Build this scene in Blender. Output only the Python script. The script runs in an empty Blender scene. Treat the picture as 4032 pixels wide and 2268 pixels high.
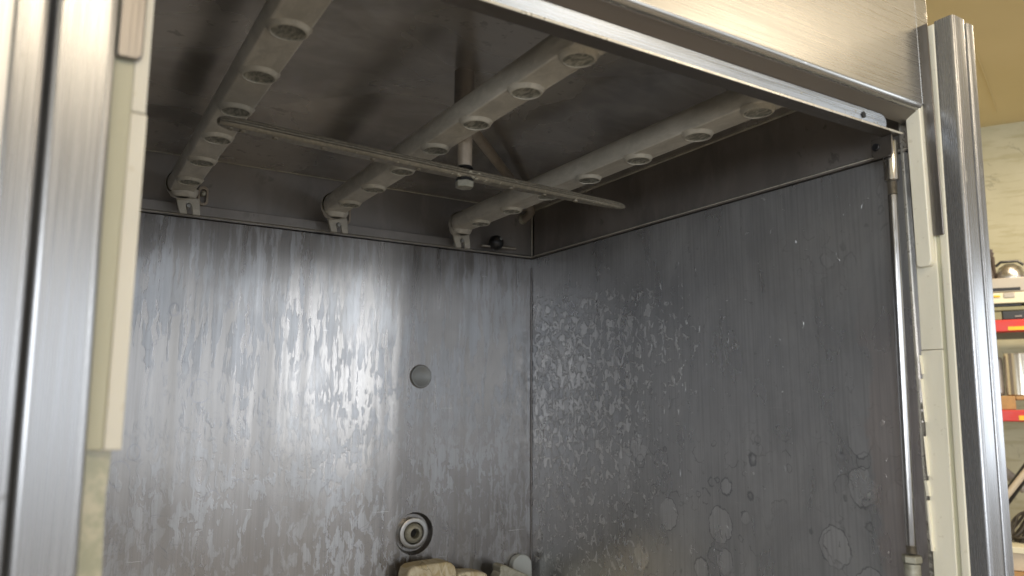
import bpy, bmesh, math, random
from mathutils import Vector, Matrix
random.seed(7)
SC = bpy.context.scene
COL = SC.collection
H = 1.30                                   # the camera's height above the floor; drawing heights are relative to it
# ------------------------------------------------------------------ camera
F, YAW, PITCH, ROLL = 2964.4, 0.5487, 0.1482, 0.0055
CP = Vector((-0.8, -1.2343, 0.0))
fw = Vector((math.sin(YAW)*math.cos(PITCH), math.cos(YAW)*math.cos(PITCH), math.sin(PITCH)))
rt = Vector((math.cos(YAW), -math.sin(YAW), 0)); up = rt.cross(fw)
rt, up = rt*math.cos(ROLL)+up*math.sin(ROLL), -rt*math.sin(ROLL)+up*math.cos(ROLL)
cam = bpy.data.cameras.new('camera'); co = bpy.data.objects.new('camera', cam); COL.objects.link(co)
co.matrix_world = Matrix(((rt.x, up.x, -fw.x, CP.x), (rt.y, up.y, -fw.y, CP.y), (rt.z, up.z, -fw.z, CP.z+H), (0, 0, 0, 1)))
cam.sensor_width = 36; cam.lens = F*36/4032; cam.clip_start = 0.02; cam.clip_end = 200
cam.dof.use_dof = True; cam.dof.focus_distance = 1.12; cam.dof.aperture_fstop = 7.0
SC.camera = co
# ------------------------------------------------------------------ world and lamps
w = bpy.data.worlds.new('World'); SC.world = w; w.use_nodes = True
bg = w.node_tree.nodes['Background']; bg.inputs[0].default_value = (0.86, 0.92, 1.0, 1); bg.inputs[1].default_value = 1.45
def area(name, loc, target, sx, sy, power, color):
    l = bpy.data.lights.new(name, 'AREA'); l.shape = 'RECTANGLE'; l.size = sx; l.size_y = sy; l.energy = power; l.color = color
    o = bpy.data.objects.new(name, l); COL.objects.link(o); o.location = Vector(loc)+Vector((0, 0, H))
    d = Vector(target)-Vector(loc); o.rotation_euler = d.to_track_quat('-Z', 'Y').to_euler(); return o
area('window_light', (0.98, -3.7, 0.26), (-0.30, 0.0, 0.15), 0.24, 1.0, 8.5, (0.90, 0.95, 1.0))
area('doorway_light', (-0.6, -3.9, 0.15), (-0.5, 0.0, 0.1), 2.0, 0.7, 2, (0.84, 0.92, 1.0))
area('left_side_light', (-3.4, -3.3, 0.15), (0.0, -0.4, 0.05), 1.5, 1.0, 42, (0.90, 0.95, 1.0))  # lamp added to light the cream strips and side wall from the left
area('side_window_light', (3.3, -2.6, 0.15), (0.0, -0.8, 0.0), 1.6, 0.9, 9, (0.84, 0.92, 1.0))
area('ceiling_light', (-0.75, -3.1, 1.33), (-0.75, -3.1, 0.0), 1.3, 0.3, 26, (1.0, 0.84, 0.62))
area('ceiling_light', (1.5, -3.0, 1.33), (1.5, -3.0, 0.0), 0.9, 1.6, 20, (1.0, 0.84, 0.64))
area('ceiling_light', (2.1, -0.6, 1.33), (2.1, -0.6, 0.0), 0.3, 1.3, 30, (1.0, 0.84, 0.62))
SC.view_settings.view_transform = 'Standard'; SC.view_settings.look = 'None'
SC.view_settings.gamma = 1; SC.view_settings.use_curve_mapping = False; SC.view_settings.exposure = 0.5
SC.cycles.max_bounces = 12; SC.cycles.glossy_bounces = 10; SC.cycles.diffuse_bounces = 5
SC.cycles.caustics_reflective = True; SC.cycles.blur_glossy = 0.6; SC.cycles.sample_clamp_indirect = 6
SC.cycles.use_denoising = True

# ------------------------------------------------------------------ pixel helpers: where a sight line meets a real plane
def ray(x, y): return rt*((x-2016)/F)+up*(-(y-1134)/F)+fw
def at(x, y, ax, val):
    d = ray(x, y); i = 'xyz'.index(ax); t = (val-CP[i])/d[i]; return CP+d*t
def D(x, y, ax, val): return at(x*4032/2576, y*4032/2576, ax, val)

# ------------------------------------------------------------------ object helpers
def tag(o, label=None, cat=None, group=None, kind=None):
    for k, v in (('label', label), ('category', cat), ('group', group), ('kind', kind)):
        if v: o[k] = v
    return o
class Base:                                # remembers where a thing's origin is
    pass
BASE = {}
def thing(name, base, label, cat, group=None):
    o = bpy.data.objects.new(name, None); COL.objects.link(o); o.empty_display_size = 0.05
    o.location = Vector(base)+Vector((0, 0, H)); BASE[o] = Vector(base); tag(o, label, cat, group); return o
def obj(name, bm, m, parent=None, base=None, bevel=0, seg=2, smooth=35, label=None):
    bmesh.ops.recalc_face_normals(bm, faces=bm.faces[:])
    b = BASE[parent] if parent is not None else Vector(base if base is not None else (0, 0, 0))
    for v in bm.verts: v.co -= b
    me = bpy.data.meshes.new(name); bm.to_mesh(me); bm.free()
    me.materials.append(m)
    for p in me.polygons: p.use_smooth = True
    me.set_sharp_from_angle(angle=math.radians(smooth))
    if name == 'back_wall':
        for p in me.polygons:
            if abs(p.normal.y) > .999: p.use_smooth = False
    o = bpy.data.objects.new(name, me); COL.objects.link(o); BASE[o] = b
    if parent is not None: o.parent = parent
    else: o.location = b+Vector((0, 0, H))
    if bevel:
        md = o.modifiers.new('bevel', 'BEVEL'); md.width = bevel; md.segments = seg; md.limit_method = 'ANGLE'; md.angle_limit = math.radians(40)
    if label: o['label'] = label
    return o
def NB(): return bmesh.new()
def box(b, x0, x1, y0, y1, z0, z1):
    vs = [b.verts.new((x, y, z)) for x in (x0, x1) for y in (y0, y1) for z in (z0, z1)]
    for f in ((0, 1, 3, 2), (4, 6, 7, 5), (0, 4, 5, 1), (2, 3, 7, 6), (0, 2, 6, 4), (1, 5, 7, 3)): b.faces.new([vs[i] for i in f])
    return b
def prism(b, pts, ax, a0, a1, sh=(0, 0)):  # 2D outline swept along an axis, the far end shifted by sh
    def P(p, a):
        if ax == 'z': return (p[0], p[1], a)
        if ax == 'y': return (p[0], a, p[1])
        return (a, p[0], p[1])
    A = [b.verts.new(P(p, a0)) for p in pts]; B = [b.verts.new(P((p[0]+sh[0], p[1]+sh[1]), a1)) for p in pts]
    n = len(pts); b.faces.new(A); b.faces.new(B[::-1])
    for i in range(n): b.faces.new((A[i], A[(i+1) % n], B[(i+1) % n], B[i]))
    return b
def frame(d):
    d = Vector(d).normalized(); a = Vector((0, 0, 1)) if abs(d.z) < .9 else Vector((1, 0, 0))
    u = d.cross(a).normalized(); return u, d.cross(u).normalized(), d
def lathe(b, c, d, prof, n=40, rot=0):     # prof: (radius, height along d)
    u, v, d = frame(d); c = Vector(c); rings = []
    for r, h in prof:
        if r < 1e-6: rings.append([b.verts.new(c+d*h)])
        else: rings.append([b.verts.new(c+d*h+u*(r*math.cos(rot+2*math.pi*k/n))+v*(r*math.sin(rot+2*math.pi*k/n))) for k in range(n)])
    for A, B in zip(rings, rings[1:]):
        for k in range(n):
            k2 = (k+1) % n
            if len(A) == 1 and len(B) == 1: continue
            if len(A) == 1: b.faces.new((A[0], B[k], B[k2]))
            elif len(B) == 1: b.faces.new((A[k], B[0], A[k2]))
            else: b.faces.new((A[k], B[k], B[k2], A[k2]))
    return b
def cyl(b, p0, p1, r, r2=None, n=32):
    p0, p1 = Vector(p0), Vector(p1); L = (p1-p0).length; r2 = r if r2 is None else r2
    return lathe(b, p0, p1-p0, [(0, 0), (r, 0), (r2, L), (0, L)], n)
def tube(b, pts, r, n=20, cap=True):
    pts = [Vector(p) for p in pts]; rings = []; pu = None
    for i, p in enumerate(pts):
        d = (pts[min(i+1, len(pts)-1)]-pts[max(i-1, 0)]).normalized()
        if pu is None: pu = frame(d)[0]
        u = (pu-d*pu.dot(d)).normalized(); v = d.cross(u); pu = u
        rr = r[i] if isinstance(r, (list, tuple)) else r
        rings.append([b.verts.new(p+u*(rr*math.cos(2*math.pi*k/n))+v*(rr*math.sin(2*math.pi*k/n))) for k in range(n)])
    for A, B in zip(rings, rings[1:]):
        for k in range(n): b.faces.new((A[k], B[k], B[(k+1) % n], A[(k+1) % n]))
    if cap: b.faces.new(rings[0][::-1]); b.faces.new(rings[-1])
    return b
def rrect(x0, x1, y0, y1, rs, n=6):        # outline with a radius per corner: (x0,y0) (x1,y0) (x1,y1) (x0,y1)
    out = []
    for (cx, cy, sx, sy, a0), r in zip(((x0, y0, 1, 1, 180), (x1, y0, -1, 1, 270), (x1, y1, -1, -1, 0), (x0, y1, 1, -1, 90)), rs):
        if r <= 0: out.append((cx, cy)); continue
        for k in range(n+1):
            a = math.radians(a0+90*k/n); out.append((cx+sx*r+r*math.cos(a), cy+sy*r+r*math.sin(a)))
    return out

# ------------------------------------------------------------------ materials
class M:
    def __init__(s, name):
        s.m = bpy.data.materials.new(name); s.m.use_nodes = True; s.t = s.m.node_tree; s.N = s.t.nodes; s.L = s.t.links
        s.bsdf = s.N['Principled BSDF']; s.pos = s.N.new('ShaderNodeNewGeometry').outputs['Position']
        s.oc = s.N.new('ShaderNodeTexCoord').outputs['Object']
    def new(s, typ, ins=(), **kw):
        n = s.N.new(typ)
        for k, v in kw.items(): setattr(n, k, v)
        for k, v in (ins.items() if isinstance(ins, dict) else enumerate(ins)):
            if v is None: continue
            if hasattr(v, 'is_linked') or isinstance(v, bpy.types.NodeSocket): s.L.new(v, n.inputs[k])
            else: n.inputs[k].default_value = v
        return n
    def mp(s, sc, src=None, loc=(0, 0, 0), rot=(0, 0, 0)):
        return s.new('ShaderNodeMapping', {'Vector': src or s.pos, 'Location': loc, 'Scale': sc, 'Rotation': rot}).outputs[0]
    def noise(s, v, scale=1, detail=3, rough=.5, dist=0):
        return s.new('ShaderNodeTexNoise', {'Vector': v, 'Scale': scale, 'Detail': detail, 'Roughness': rough, 'Distortion': dist}).outputs[0]
    def math(s, op, a, b=None, c=None, clamp=False):
        n = s.new('ShaderNodeMath', (a, b, c), operation=op); n.use_clamp = clamp; return n.outputs[0]
    def step(s, v, a, b, lo=0., hi=1.):
        return s.new('ShaderNodeMapRange', {0: v, 1: a, 2: b, 3: lo, 4: hi}, interpolation_type='SMOOTHSTEP').outputs[0]
    def mix(s, f, a, b):
        n = s.N.new('ShaderNodeMix'); n.data_type = 'RGBA'
        for k, v in ((0, f), (6, a), (7, b)):
            if isinstance(v, bpy.types.NodeSocket): s.L.new(v, n.inputs[k])
            else: n.inputs[k].default_value = v if k == 0 else (*v, 1)
        return n.outputs[2]
    def mul(s, col, f):
        n = s.N.new('ShaderNodeMix'); n.data_type = 'RGBA'; n.blend_type = 'MULTIPLY'; n.inputs[0].default_value = 1
        s.L.new(col, n.inputs[6]); s.L.new(f, n.inputs[7]); return n.outputs[2]
    def add3(s, v, w_): return s.new('ShaderNodeVectorMath', (v, w_), operation='ADD').outputs[0]
    def warp(s, v, scale, amt):
        n = s.new('ShaderNodeTexNoise', {'Vector': v, 'Scale': scale, 'Detail': 2}).outputs[1]
        a = s.new('ShaderNodeVectorMath', (n, (.5, .5, .5)), operation='SUBTRACT').outputs[0]
        b = s.new('ShaderNodeVectorMath', (a, (amt,)*3), operation='MULTIPLY').outputs[0]
        return s.add3(v, b)
    def xyz(s, v=None):
        n = s.new('ShaderNodeSeparateXYZ', {0: v or s.pos}); return n.outputs
    def set(s, **kw):
        for k, v in kw.items():
            k = {'color': 'Base Color', 'rough': 'Roughness', 'metal': 'Metallic', 'aniso': 'Anisotropic', 'normal': 'Normal', 'sss': 'Subsurface Weight', 'spec': 'Specular IOR Level', 'coat': 'Coat Weight', 'arot': 'Anisotropic Rotation', 'tangent': 'Tangent', 'alpha': 'Alpha', 'trans': 'Transmission Weight'}[k]
            if isinstance(v, bpy.types.NodeSocket): s.L.new(v, s.bsdf.inputs[k])
            elif isinstance(v, tuple): s.bsdf.inputs[k].default_value = (*v, 1) if len(v) == 3 else v
            else: s.bsdf.inputs[k].default_value = v
        return s
    def bump(s, h, strength=.3, dist=.001, prev=None):
        n = s.new('ShaderNodeBump', {'Height': h, 'Strength': strength, 'Distance': dist, 'Normal': prev}); return n.outputs[0]

def simple(name, col, rough=.5, metal=0., var=.15, scale=30, bump=.0):
    k = M(name); n = k.noise(k.pos, scale, 4)
    k.set(color=k.mix(n, tuple(c*(1-var) for c in col), tuple(min(1, c*(1+var)) for c in col)), metal=metal, rough=k.step(n, .3, .7, max(.05, rough-.06), rough+.06))
    if bump: k.set(normal=k.bump(n, bump, .002))
    return k.m

def rings(k, uv, scale, rad, width, keep, seed=0.):
    """closed tide rings left by dried drops"""
    v = k.new('ShaderNodeTexVoronoi', {'Vector': uv, 'Scale': scale, 'Randomness': 1.0}, feature='F1')
    c = k.xyz(v.outputs['Color'])
    r = k.math('MULTIPLY_ADD', c[0], rad*.8, rad*.35)
    d = k.math('ABSOLUTE', k.math('SUBTRACT', v.outputs['Distance'], r))
    ring = k.step(d, 0, width, 1., 0.)
    ins = k.step(k.math('SUBTRACT', v.outputs['Distance'], r), -.02, .02, 1., 0.)
    on = k.step(c[1], keep, keep+.01, 1., 0.)
    return k.math('MULTIPLY', ring, on), k.math('MULTIPLY', ins, on)

def back_steel():
    k = M('steel_water_marked_back'); p = k.pos; z = k.xyz()[2]; x = k.xyz()[0]
    p0 = k.warp(p, 60, .006)
    lowz = k.step(z, H-.10, H+.12, 1., 0.)                      # lower part of the wall: shorter flecks
    n_long = k.noise(k.mp((66, 20, 10), p0), 1, 3, .55, .25)
    n_long2 = k.noise(k.mp((210, 30, 26), p0), 1, 2, .5, .4)
    n_fleck = k.noise(k.mp((76, 30, 34), p0), 1, 3.5, .62, .7)
    big = k.noise(k.mp((9, 5, 5)), 1, 2, .5)
    run = k.math('ADD', k.math('MULTIPLY', n_long, .72), k.math('MULTIPLY', n_long2, .28))
    fl = k.math('ADD', k.math('MULTIPLY', n_fleck, .75), k.math('MULTIPLY', n_long2, .25))
    m = k.N.new('ShaderNodeMix'); k.L.new(lowz, m.inputs[0]); k.L.new(run, m.inputs[2]); k.L.new(fl, m.inputs[3]); nn = m.outputs[0]
    nn = k.math('ADD', nn, k.math('MULTIPLY', k.math('SUBTRACT', big, .5), .35))
    film = k.step(nn, .494, .520)
    calm = k.step(k.noise(k.mp((5, 5, 7), None, (4, 2, 9)), 1, 2), .42, .56, .35, 1.)
    film2 = k.step(nn, .555, .567)
    edge = k.step(k.math('ABSOLUTE', k.math('SUBTRACT', nn, .505)), 0, .009, 1., 0.)
    cn = k.noise(k.mp((22, 8, 13), p0, (5, 2, 8)), 1, 4, .6, .8); iso = k.step(k.math('ABSOLUTE', k.math('SUBTRACT', k.math('FRACT', k.math('MULTIPLY', cn, 6.)), .5)), 0, .05, 1., 0.)
    iso = k.math('MULTIPLY', iso, k.step(k.noise(k.mp((6, 6, 6), None, (1, 7, 3)), 1, 2), .45, .58)); iso = k.math('MULTIPLY', iso, k.step(z, H+.22, H+.05))
    streak = k.noise(k.mp((420, 30, 3)), 1, 3, .6)
    streak2 = k.noise(k.mp((38, 8, 1.6)), 1, 3, .6)
    rg, ins = rings(k, k.mp((1, .05, .8), p0), 30, .42, .035, .30)
    rmask = k.math('MULTIPLY', k.step(k.noise(k.mp((7, 7, 7), None, (3, 1, 0)), 1, 1), .50, .56), k.step(x, -.42, -.5))
    rg = k.math('MULTIPLY', rg, rmask)
    topc = k.step(z, H+.26, H+.12, .45, 1.); calm = k.math('MULTIPLY', calm, topc)
    c = k.mix(k.math('MULTIPLY', film, calm), (.305, .290, .278), (.39, .392, .402))
    c = k.mix(k.math('MULTIPLY', film2, .6), c, (.60, .605, .62)) if False else k.mix(k.math('MULTIPLY', film2, .35), c, (.42, .43, .445))
    c = k.mix(k.math('MULTIPLY', edge, .35), c, (.19, .19, .21))
    c = k.mix(k.math('MULTIPLY', rg, .5), c, (.22, .23, .27))
    c = k.mix(k.step(streak, .35, .7, 0., .30), c, (.22, .215, .205))
    c = k.mix(k.step(streak2, .45, .75, 0., .40), c, (.25, .23, .205))
    c = k.mix(k.math('MULTIPLY', iso, .42), c, (.17, .17, .19))
    # fine scratches
    s1 = k.noise(k.mp((6, 5, 900), None, (0, 0, 0), (0, .35, 0)), 1, 1)
    sm = k.step(k.noise(k.mp((14, 5, 40)), 1, 1), .66, .70)
    c = k.mix(k.math('MULTIPLY', k.step(s1, .72, .74), sm), c, (.8, .8, .8))
    wav = k.noise(k.mp((26, 4, 2.2)), 1, 2, .5)
    wav2 = k.noise(k.mp((7, 4, 4)), 1, 2, .4)
    b = k.bump(wav, .40, .0045); b = k.bump(wav2, .35, .012, b); b = k.bump(k.math('MULTIPLY', film, calm), .18, .0004, b); b = k.bump(streak, .10, .0004, b)
    r = k.math('ADD', k.step(k.math('MULTIPLY', film, calm), 0, 1, .25, .35), k.math('MULTIPLY', streak2, .06))
    k.set(color=c, rough=r, metal=k.step(film, 0, 1, .96, .80), normal=b)
    return k.m

def side_steel():
    k = M('steel_water_marked_side'); p = k.pos; o = k.xyz(); y, z = o[1], o[2]
    p0 = k.warp(p, 70, .008)
    # rippled scaly patch near the back corner
    rip = k.noise(k.mp((20, 78, 62), p0, (0, 0, 0), (.55, 0, 0)), 1, 3.5, .62, .9)
    bigr = k.noise(k.mp((4, 9, 6)), 1, 2)
    my = k.step(k.math('ADD', y, k.math('MULTIPLY', bigr, .34)), -.34, -.02)
    mz = k.step(k.math('ADD', z, k.math('MULTIPLY', bigr, .12)), H+.32, H+.18)
    patch = k.math('MULTIPLY', k.math('MULTIPLY', my, mz), k.step(z, H-.20, H+.02, .62, 1.))
    gap_ = k.math('MULTIPLY', k.math('SUBTRACT', 1., patch), .20)
    rv = k.math('SUBTRACT', rip, gap_); flk = k.step(rv, .475, .53); lip_ = k.step(k.math('ABSOLUTE', k.math('SUBTRACT', rv, .478)), 0, .016, 1., 0.)
    soft = k.noise(k.mp((8, 16, 7), p0), 1, 4, .6, .5)
    drip = k.math('MULTIPLY', k.step(k.noise(k.mp((20, 70, 12), p0), 1, 3, .6, .3), .54, .56), k.step(soft, .45, .6))
    # stain rings towards the opening
    p0 = k.warp(p0, 190, .006)
    r1, i1 = rings(k, k.mp((.03, 1, .85), p0), 24, .46, .030, .62)
    r2, i2 = rings(k, k.mp((.03, 1, .9), p0, (0, .3, .7)), 40, .44, .045, .62)
    lowm = k.math('MULTIPLY', k.step(y, -.22, -.30), k.step(z, H-.02, H-.07))
    him = k.math('MULTIPLY', k.step(y, -.57, -.62), k.step(z, H+.15, H+.17))
    ms = k.math('ADD', lowm, k.math('MULTIPLY', him, .6), None, True)
    sp = k.step(k.noise(k.mp((5, 8, 8), None, (2, 5, 1)), 1, 1), .40, .46)
    ms = k.math('MULTIPLY', ms, sp); brk = k.step(k.noise(k.mp((30, 30, 30)), 1, 3, .7), .35, .5, .35, 1.)
    ring = k.math('MULTIPLY', k.math('ADD', r1, k.math('MULTIPLY', r2, .8), None, True), k.math('MULTIPLY', ms, brk))
    cn = k.noise(k.mp((9, 13, 9), p0, (5, 2, 8)), 1, 3, .55, .6); iso = k.step(k.math('ABSOLUTE', k.math('SUBTRACT', k.math('FRACT', k.math('MULTIPLY', cn, 5.)), .5)), 0, .035, 1., 0.)
    iso = k.math('MULTIPLY', iso, k.step(soft, .48, .6))
    pst = k.step(k.math('FRACT', k.math('MULTIPLY', cn, 5.)), .49, .51)
    ins = k.math('MULTIPLY', i1, ms)
    mott = k.step(soft, .35, .7)
    c = k.mix(mott, (.47, .474, .486), (.57, .575, .585))
    c = k.mix(k.math('MULTIPLY', drip, .4), c, (.58, .58, .585))
    c = k.mix(k.math('MULTIPLY', patch, .55), c, (.34, .345, .36)); c = k.mix(k.math('MULTIPLY', lip_, .5), c, (.14, .14, .15))
    c = k.mix(k.math('MULTIPLY', flk, .72), c, (.78, .785, .79))
    c = k.mix(k.math('MULTIPLY', ins, .55), c, (.70, .705, .715))
    c = k.mix(k.math('MULTIPLY', ring, .62), c, (.14, .145, .16))
    c = k.mix(k.math('MULTIPLY', iso, .35), c, (.19, .19, .20)); c = k.mix(k.math('MULTIPLY', pst, .12), c, (.45, .45, .46))
    # pinkish-brown dried edge running down by the opening
    e = k.math('ADD', y, k.math('MULTIPLY', k.noise(k.mp((10, 10, 9), p0), 1, 4, .6, .6), .11))
    band = k.math('MULTIPLY', k.step(e, -.655, -.645, 1., 0.), k.step(z, H+.16, H-.02))
    c = k.mix(k.math('MULTIPLY', band, .55), c, (.60, .52, .49))
    s1 = k.noise(k.mp((3, 7, 800), None, (0, 0, 0), (.5, 0, 0)), 1, 1); sm = k.step(k.noise(k.mp((4, 9, 22)), 1, 1), .64, .68)
    c = k.mix(k.math('MULTIPLY', k.step(s1, .70, .72), sm), c, (.6, .6, .6))
    fine = k.noise(k.mp((20, 300, 6)), 1, 3)
    c = k.mix(k.step(fine, .4, .75, 0., .25), c, (.20, .20, .21))
    b = k.bump(k.noise(k.mp((3, 9, 3)), 1, 2), .3, .010); b = k.bump(flk, .6, .0009, b); b = k.bump(k.math('MULTIPLY', rip, patch), .4, .0012, b)
    k.set(color=c, rough=k.math('ADD', .27, k.math('MULTIPLY', k.math('ADD', flk, mott), .05)), metal=.76, normal=b)
    return k.m

def hood_steel(name, dark, lite, rough=.42, strm=(30, 30, 8), metal=.55):
    k = M(name); p0 = k.warp(k.pos, 30, .02)
    n = k.noise(k.mp(strm, p0), 1, 5, .62, .6); n2 = k.noise(k.mp((5, 5, 5)), 1, 3, .5, .5); n3 = k.noise(k.mp((60, 60, 40), p0), 1, 3, .6)
    c = k.mix(k.step(n2, .35, .65), dark, lite)
    c = k.mix(k.step(n, .42, .70, 0., .30), c, tuple(v*1.25 for v in lite))
    c = k.mix(k.math('MULTIPLY', k.step(n3, .60, .68, 0., .45), k.step(n2, .5, .6)), c, tuple(v*.45 for v in dark))
    b = k.bump(k.noise(k.mp((4, 4, 4)), 1, 2), .35, .012); b = k.bump(n, .15, .0006, b)
    k.set(color=c, rough=k.step(n2, .3, .7, rough-.05, rough+.08), metal=metal, normal=b)
    return k.m

def brushed(name, col=(.56, .55, .54), sc=(700, 700, 6), rough=.33, rot=(0, 0, 0), scr=.4, dirt=0., metal=.97, marks=.0):
    k = M(name); g = k.noise(k.mp(sc, None, (0, 0, 0), rot), 1, 3, .6); n2 = k.noise(k.mp((9, 9, 4)), 1, 3)
    c = k.mix(k.step(g, .3, .7), tuple(v*.97 for v in col), tuple(min(1, v*1.02) for v in col))
    s = k.noise(k.mp((40, 900, 40), None, (0, 0, 0), (.3, .9, .4)), 1, 1); sm = k.step(k.noise(k.mp((16, 16, 16)), 1, 2), .62, .67)
    c = k.mix(k.math('MULTIPLY', k.math('MULTIPLY', k.step(s, .68, .71), sm), scr), c, (.9, .88, .84))
    dk = k.step(k.noise(k.warp(k.pos, 50, .02), 42, 3, .5, .5), .70, .735)
    c = k.mix(k.math('MULTIPLY', dk, marks), c, (.16, .15, .14))
    if dirt:
        dn = k.step(k.noise(k.mp((45, 45, 14)), 1, 5, .65, .8), .48, .60)
        c = k.mix(k.math('MULTIPLY', dn, dirt), c, (.20, .18, .16))
    b = k.bump(g, .022, .0002); b = k.bump(n2, .12, .004, b)
    k.set(color=c, rough=k.step(g, .3, .7, rough-.04, rough+.06), metal=metal if not dirt else .85, normal=b)
    return k.m

def scale_coat(name, a, b_, metal=.25, rough=.55, sc=60):
    k = M(name); p0 = k.warp(k.pos, 40, .015)
    n = k.noise(k.mp((1, .35, 1), p0), sc, 5, .62, .5); n2 = k.noise(p0, sc*5, 3, .6); n3 = k.noise(k.pos, 9, 3)
    c = k.mix(k.step(n, .35, .68), a, b_); c = k.mix(k.step(n3, .4, .65, 0., .35), c, tuple(v*.72 for v in a))
    c = k.mix(k.step(n2, .60, .72, 0., .30), c, tuple(min(1, v*1.3) for v in b_))
    k.set(color=c, rough=rough, metal=metal, normal=k.bump(n2, .25, .0005, k.bump(n, .2, .0012)))
    return k.m

def cream_plastic(name, col=(.74, .71, .60), green=0.):
    k = M(name); n = k.noise(k.mp((30, 30, 6)), 1, 4, .6); n2 = k.noise(k.pos, 160, 3)
    c = k.mix(k.step(n, .35, .75), col, tuple(v*.88 for v in col)); c = k.mix(k.step(n2, .66, .72, 0., .25), c, (.45, .38, .24))
    if green: c = k.mix(k.step(k.noise(k.mp((60, 60, 60)), 1, 5, .7), .42, .6, 0., green), c, (.30, .31, .22))
    k.set(color=c, rough=.42, sss=.12, normal=k.bump(n2, .12, .0006)); k.bsdf.inputs['Subsurface Radius'].default_value = (.006, .005, .003)
    return k.m

MAT = {}
MAT['back'] = back_steel(); MAT['side'] = side_steel()
MAT['hood'] = hood_steel('steel_hood_brown_film', (.20, .188, .178), (.275, .258, .243), .45)
MAT['hoodside'] = hood_steel('steel_hood_side_film', (.20, .182, .168), (.28, .253, .23), .45, (40, 40, 12))
MAT['roof'] = hood_steel('steel_roof_film', (.33, .313, .29), (.58, .555, .52), .24, (14, 30, 14), .72)
MAT['col'] = brushed('steel_brushed_profile', (.33, .33, .335), (900, 900, 7), .25, metal=.72, marks=.55)
MAT['door'] = brushed('steel_brushed_door', (.41, .40, .375), (7, 500, 900), .28, (0, .12, 0), .8)
MAT['lip'] = brushed('steel_dirty_lip', (.20, .178, .158), (8, 300, 400), .40, (0, 0, 0), .4, .6)
MAT['channel'] = brushed('aluminium_channel', (.48, .51, .55), (6, 500, 900), .26, (0, 0, 0), .3)
MAT['edge'] = simple('bright_steel_edge', (.62, .59, .52), .30, .6, .1, 60)
MAT['flange'] = brushed('steel_worn_flange', (.25, .235, .225), (500, 500, 8), .38, (0, 0, 0), .3, .25)
MAT['pipe'] = scale_coat('limescaled_pipe', (.41, .385, .33), (.55, .52, .45), .0, .5)
MAT['nozzle'] = scale_coat('limescaled_nozzle', (.13, .13, .11), (.40, .385, .32), .1, .7, 260)
MAT['ringcoat'] = scale_coat('limescaled_boss', (.38, .355, .295), (.51, .475, .395), .0, .5, 90)
MAT['arm'] = scale_coat('limescaled_arm', (.175, .155, .118), (.265, .236, .18), .35, .42, 260)
MAT['bolt'] = scale_coat('bolt_film', (.22, .21, .165), (.30, .285, .23), .2, .5, 120)
MAT['arm_scale'] = scale_coat('chalky_scale', (.34, .31, .235), (.44, .41, .32), 0, .8, 120)
MAT['post'] = scale_coat('post_film', (.33, .28, .22), (.42, .36, .29), .3, .45, 50)
MAT['chrome'] = brushed('polished_rod', (.50, .49, .48), (120, 120, 20), .16, (0, 0, 0), .2)
MAT['thread'] = simple('thread_metal', (.40, .37, .32), .35, .8, .25, 200)
MAT['black'] = simple('black_plastic', (.012, .012, .013), .35, 0, .2, 60)
MAT['dark'] = simple('dark_gap', (.012, .012, .012), .8)
MAT['cream'] = cream_plastic('cream_guide_plastic', (.70, .67, .58))
MAT['cream_lit'] = cream_plastic('cream_guide_lit', (.86, .82, .68))  # paler copy of the guide cream, right jamb's stronger light put into the colour
MAT['cream_green'] = cream_plastic('cream_gasket_mottled', (.52, .49, .37), .75)
MAT['cream_shade'] = cream_plastic('cream_guide_shaded', (.50, .485, .36))  # darker copy of the guide cream, shade of the recessed side painted in
MAT['groove'] = cream_plastic('olive_groove_right', (.60, .58, .42))  # greenish cream, darkened so the groove's shading is in the colour
MAT['gunk'] = scale_coat('lime_and_dirt_residue', (.13, .12, .105), (.42, .39, .34), 0, .85, 260)
MAT['casing'] = brushed('steel_casing', (.5, .5, .5))
MAT['plug'] = simple('grey_plug', (.30, .305, .295), .5, .45, .12, 80)
MAT['collar'] = brushed('steel_collar', (.40, .395, .38), (300, 300, 300), .40)
MAT['nutscale'] = scale_coat('limescaled_nut', (.30, .29, .23), (.42, .41, .34), .3, .45, 120)

# ------------------------------------------------------------------ the setting
def plane(name, pts, m, kind='structure'):
    b = NB(); b.faces.new([b.verts.new(p) for p in pts]); o = obj(name, b, m, base=pts[0]); tag(o, kind=kind); return o
k = M('room_ceiling_paint'); n = k.noise(k.pos, 1.2, 4); n2 = k.noise(k.pos, 90, 3)
k.set(color=k.mix(k.step(n, .3, .7), (.56, .46, .24), (.62, .515, .285)), rough=.75, normal=k.bump(n2, .1, .002)); MAT['rceil'] = k.m
k = M('room_wall_plaster'); n = k.noise(k.pos, 3, 5, .6); n2 = k.noise(k.mp((6, 6, 40)), 1, 4, .6); n3 = k.noise(k.warp(k.pos, 8, .2), 11, 4, .7)
c = k.mix(k.step(n, .3, .7), (.50, .47, .32), (.58, .55, .40)); c = k.mix(k.step(n2, .5, .66, 0., .45), c, (.38, .34, .19)); c = k.mix(k.step(n3, .62, .68, 0., .6), c, (.30, .28, .20))
k.set(color=c, rough=.8, normal=k.bump(n, .4, .01)); MAT['rwall'] = k.m
MAT['rwall2'] = simple('room_wall_cream', (.82, .76, .60), .8, 0, .06, 3, .3)
MAT['rfloor'] = simple('room_floor', (.32, .295, .27), .6, 0, .15, 6)
ZC = 1.35
b = NB(); box(b, -9, 9, -8.5, 2.4, ZC, ZC+.1); tag(obj('ceiling', b, MAT['rceil'], base=(0, 0, ZC)), kind='structure')
b = NB(); box(b, -14, 14, -14, 2.4, -H-.1, -H); tag(obj('floor', b, MAT['rfloor'], base=(0, 0, -H)), kind='structure')
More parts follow.
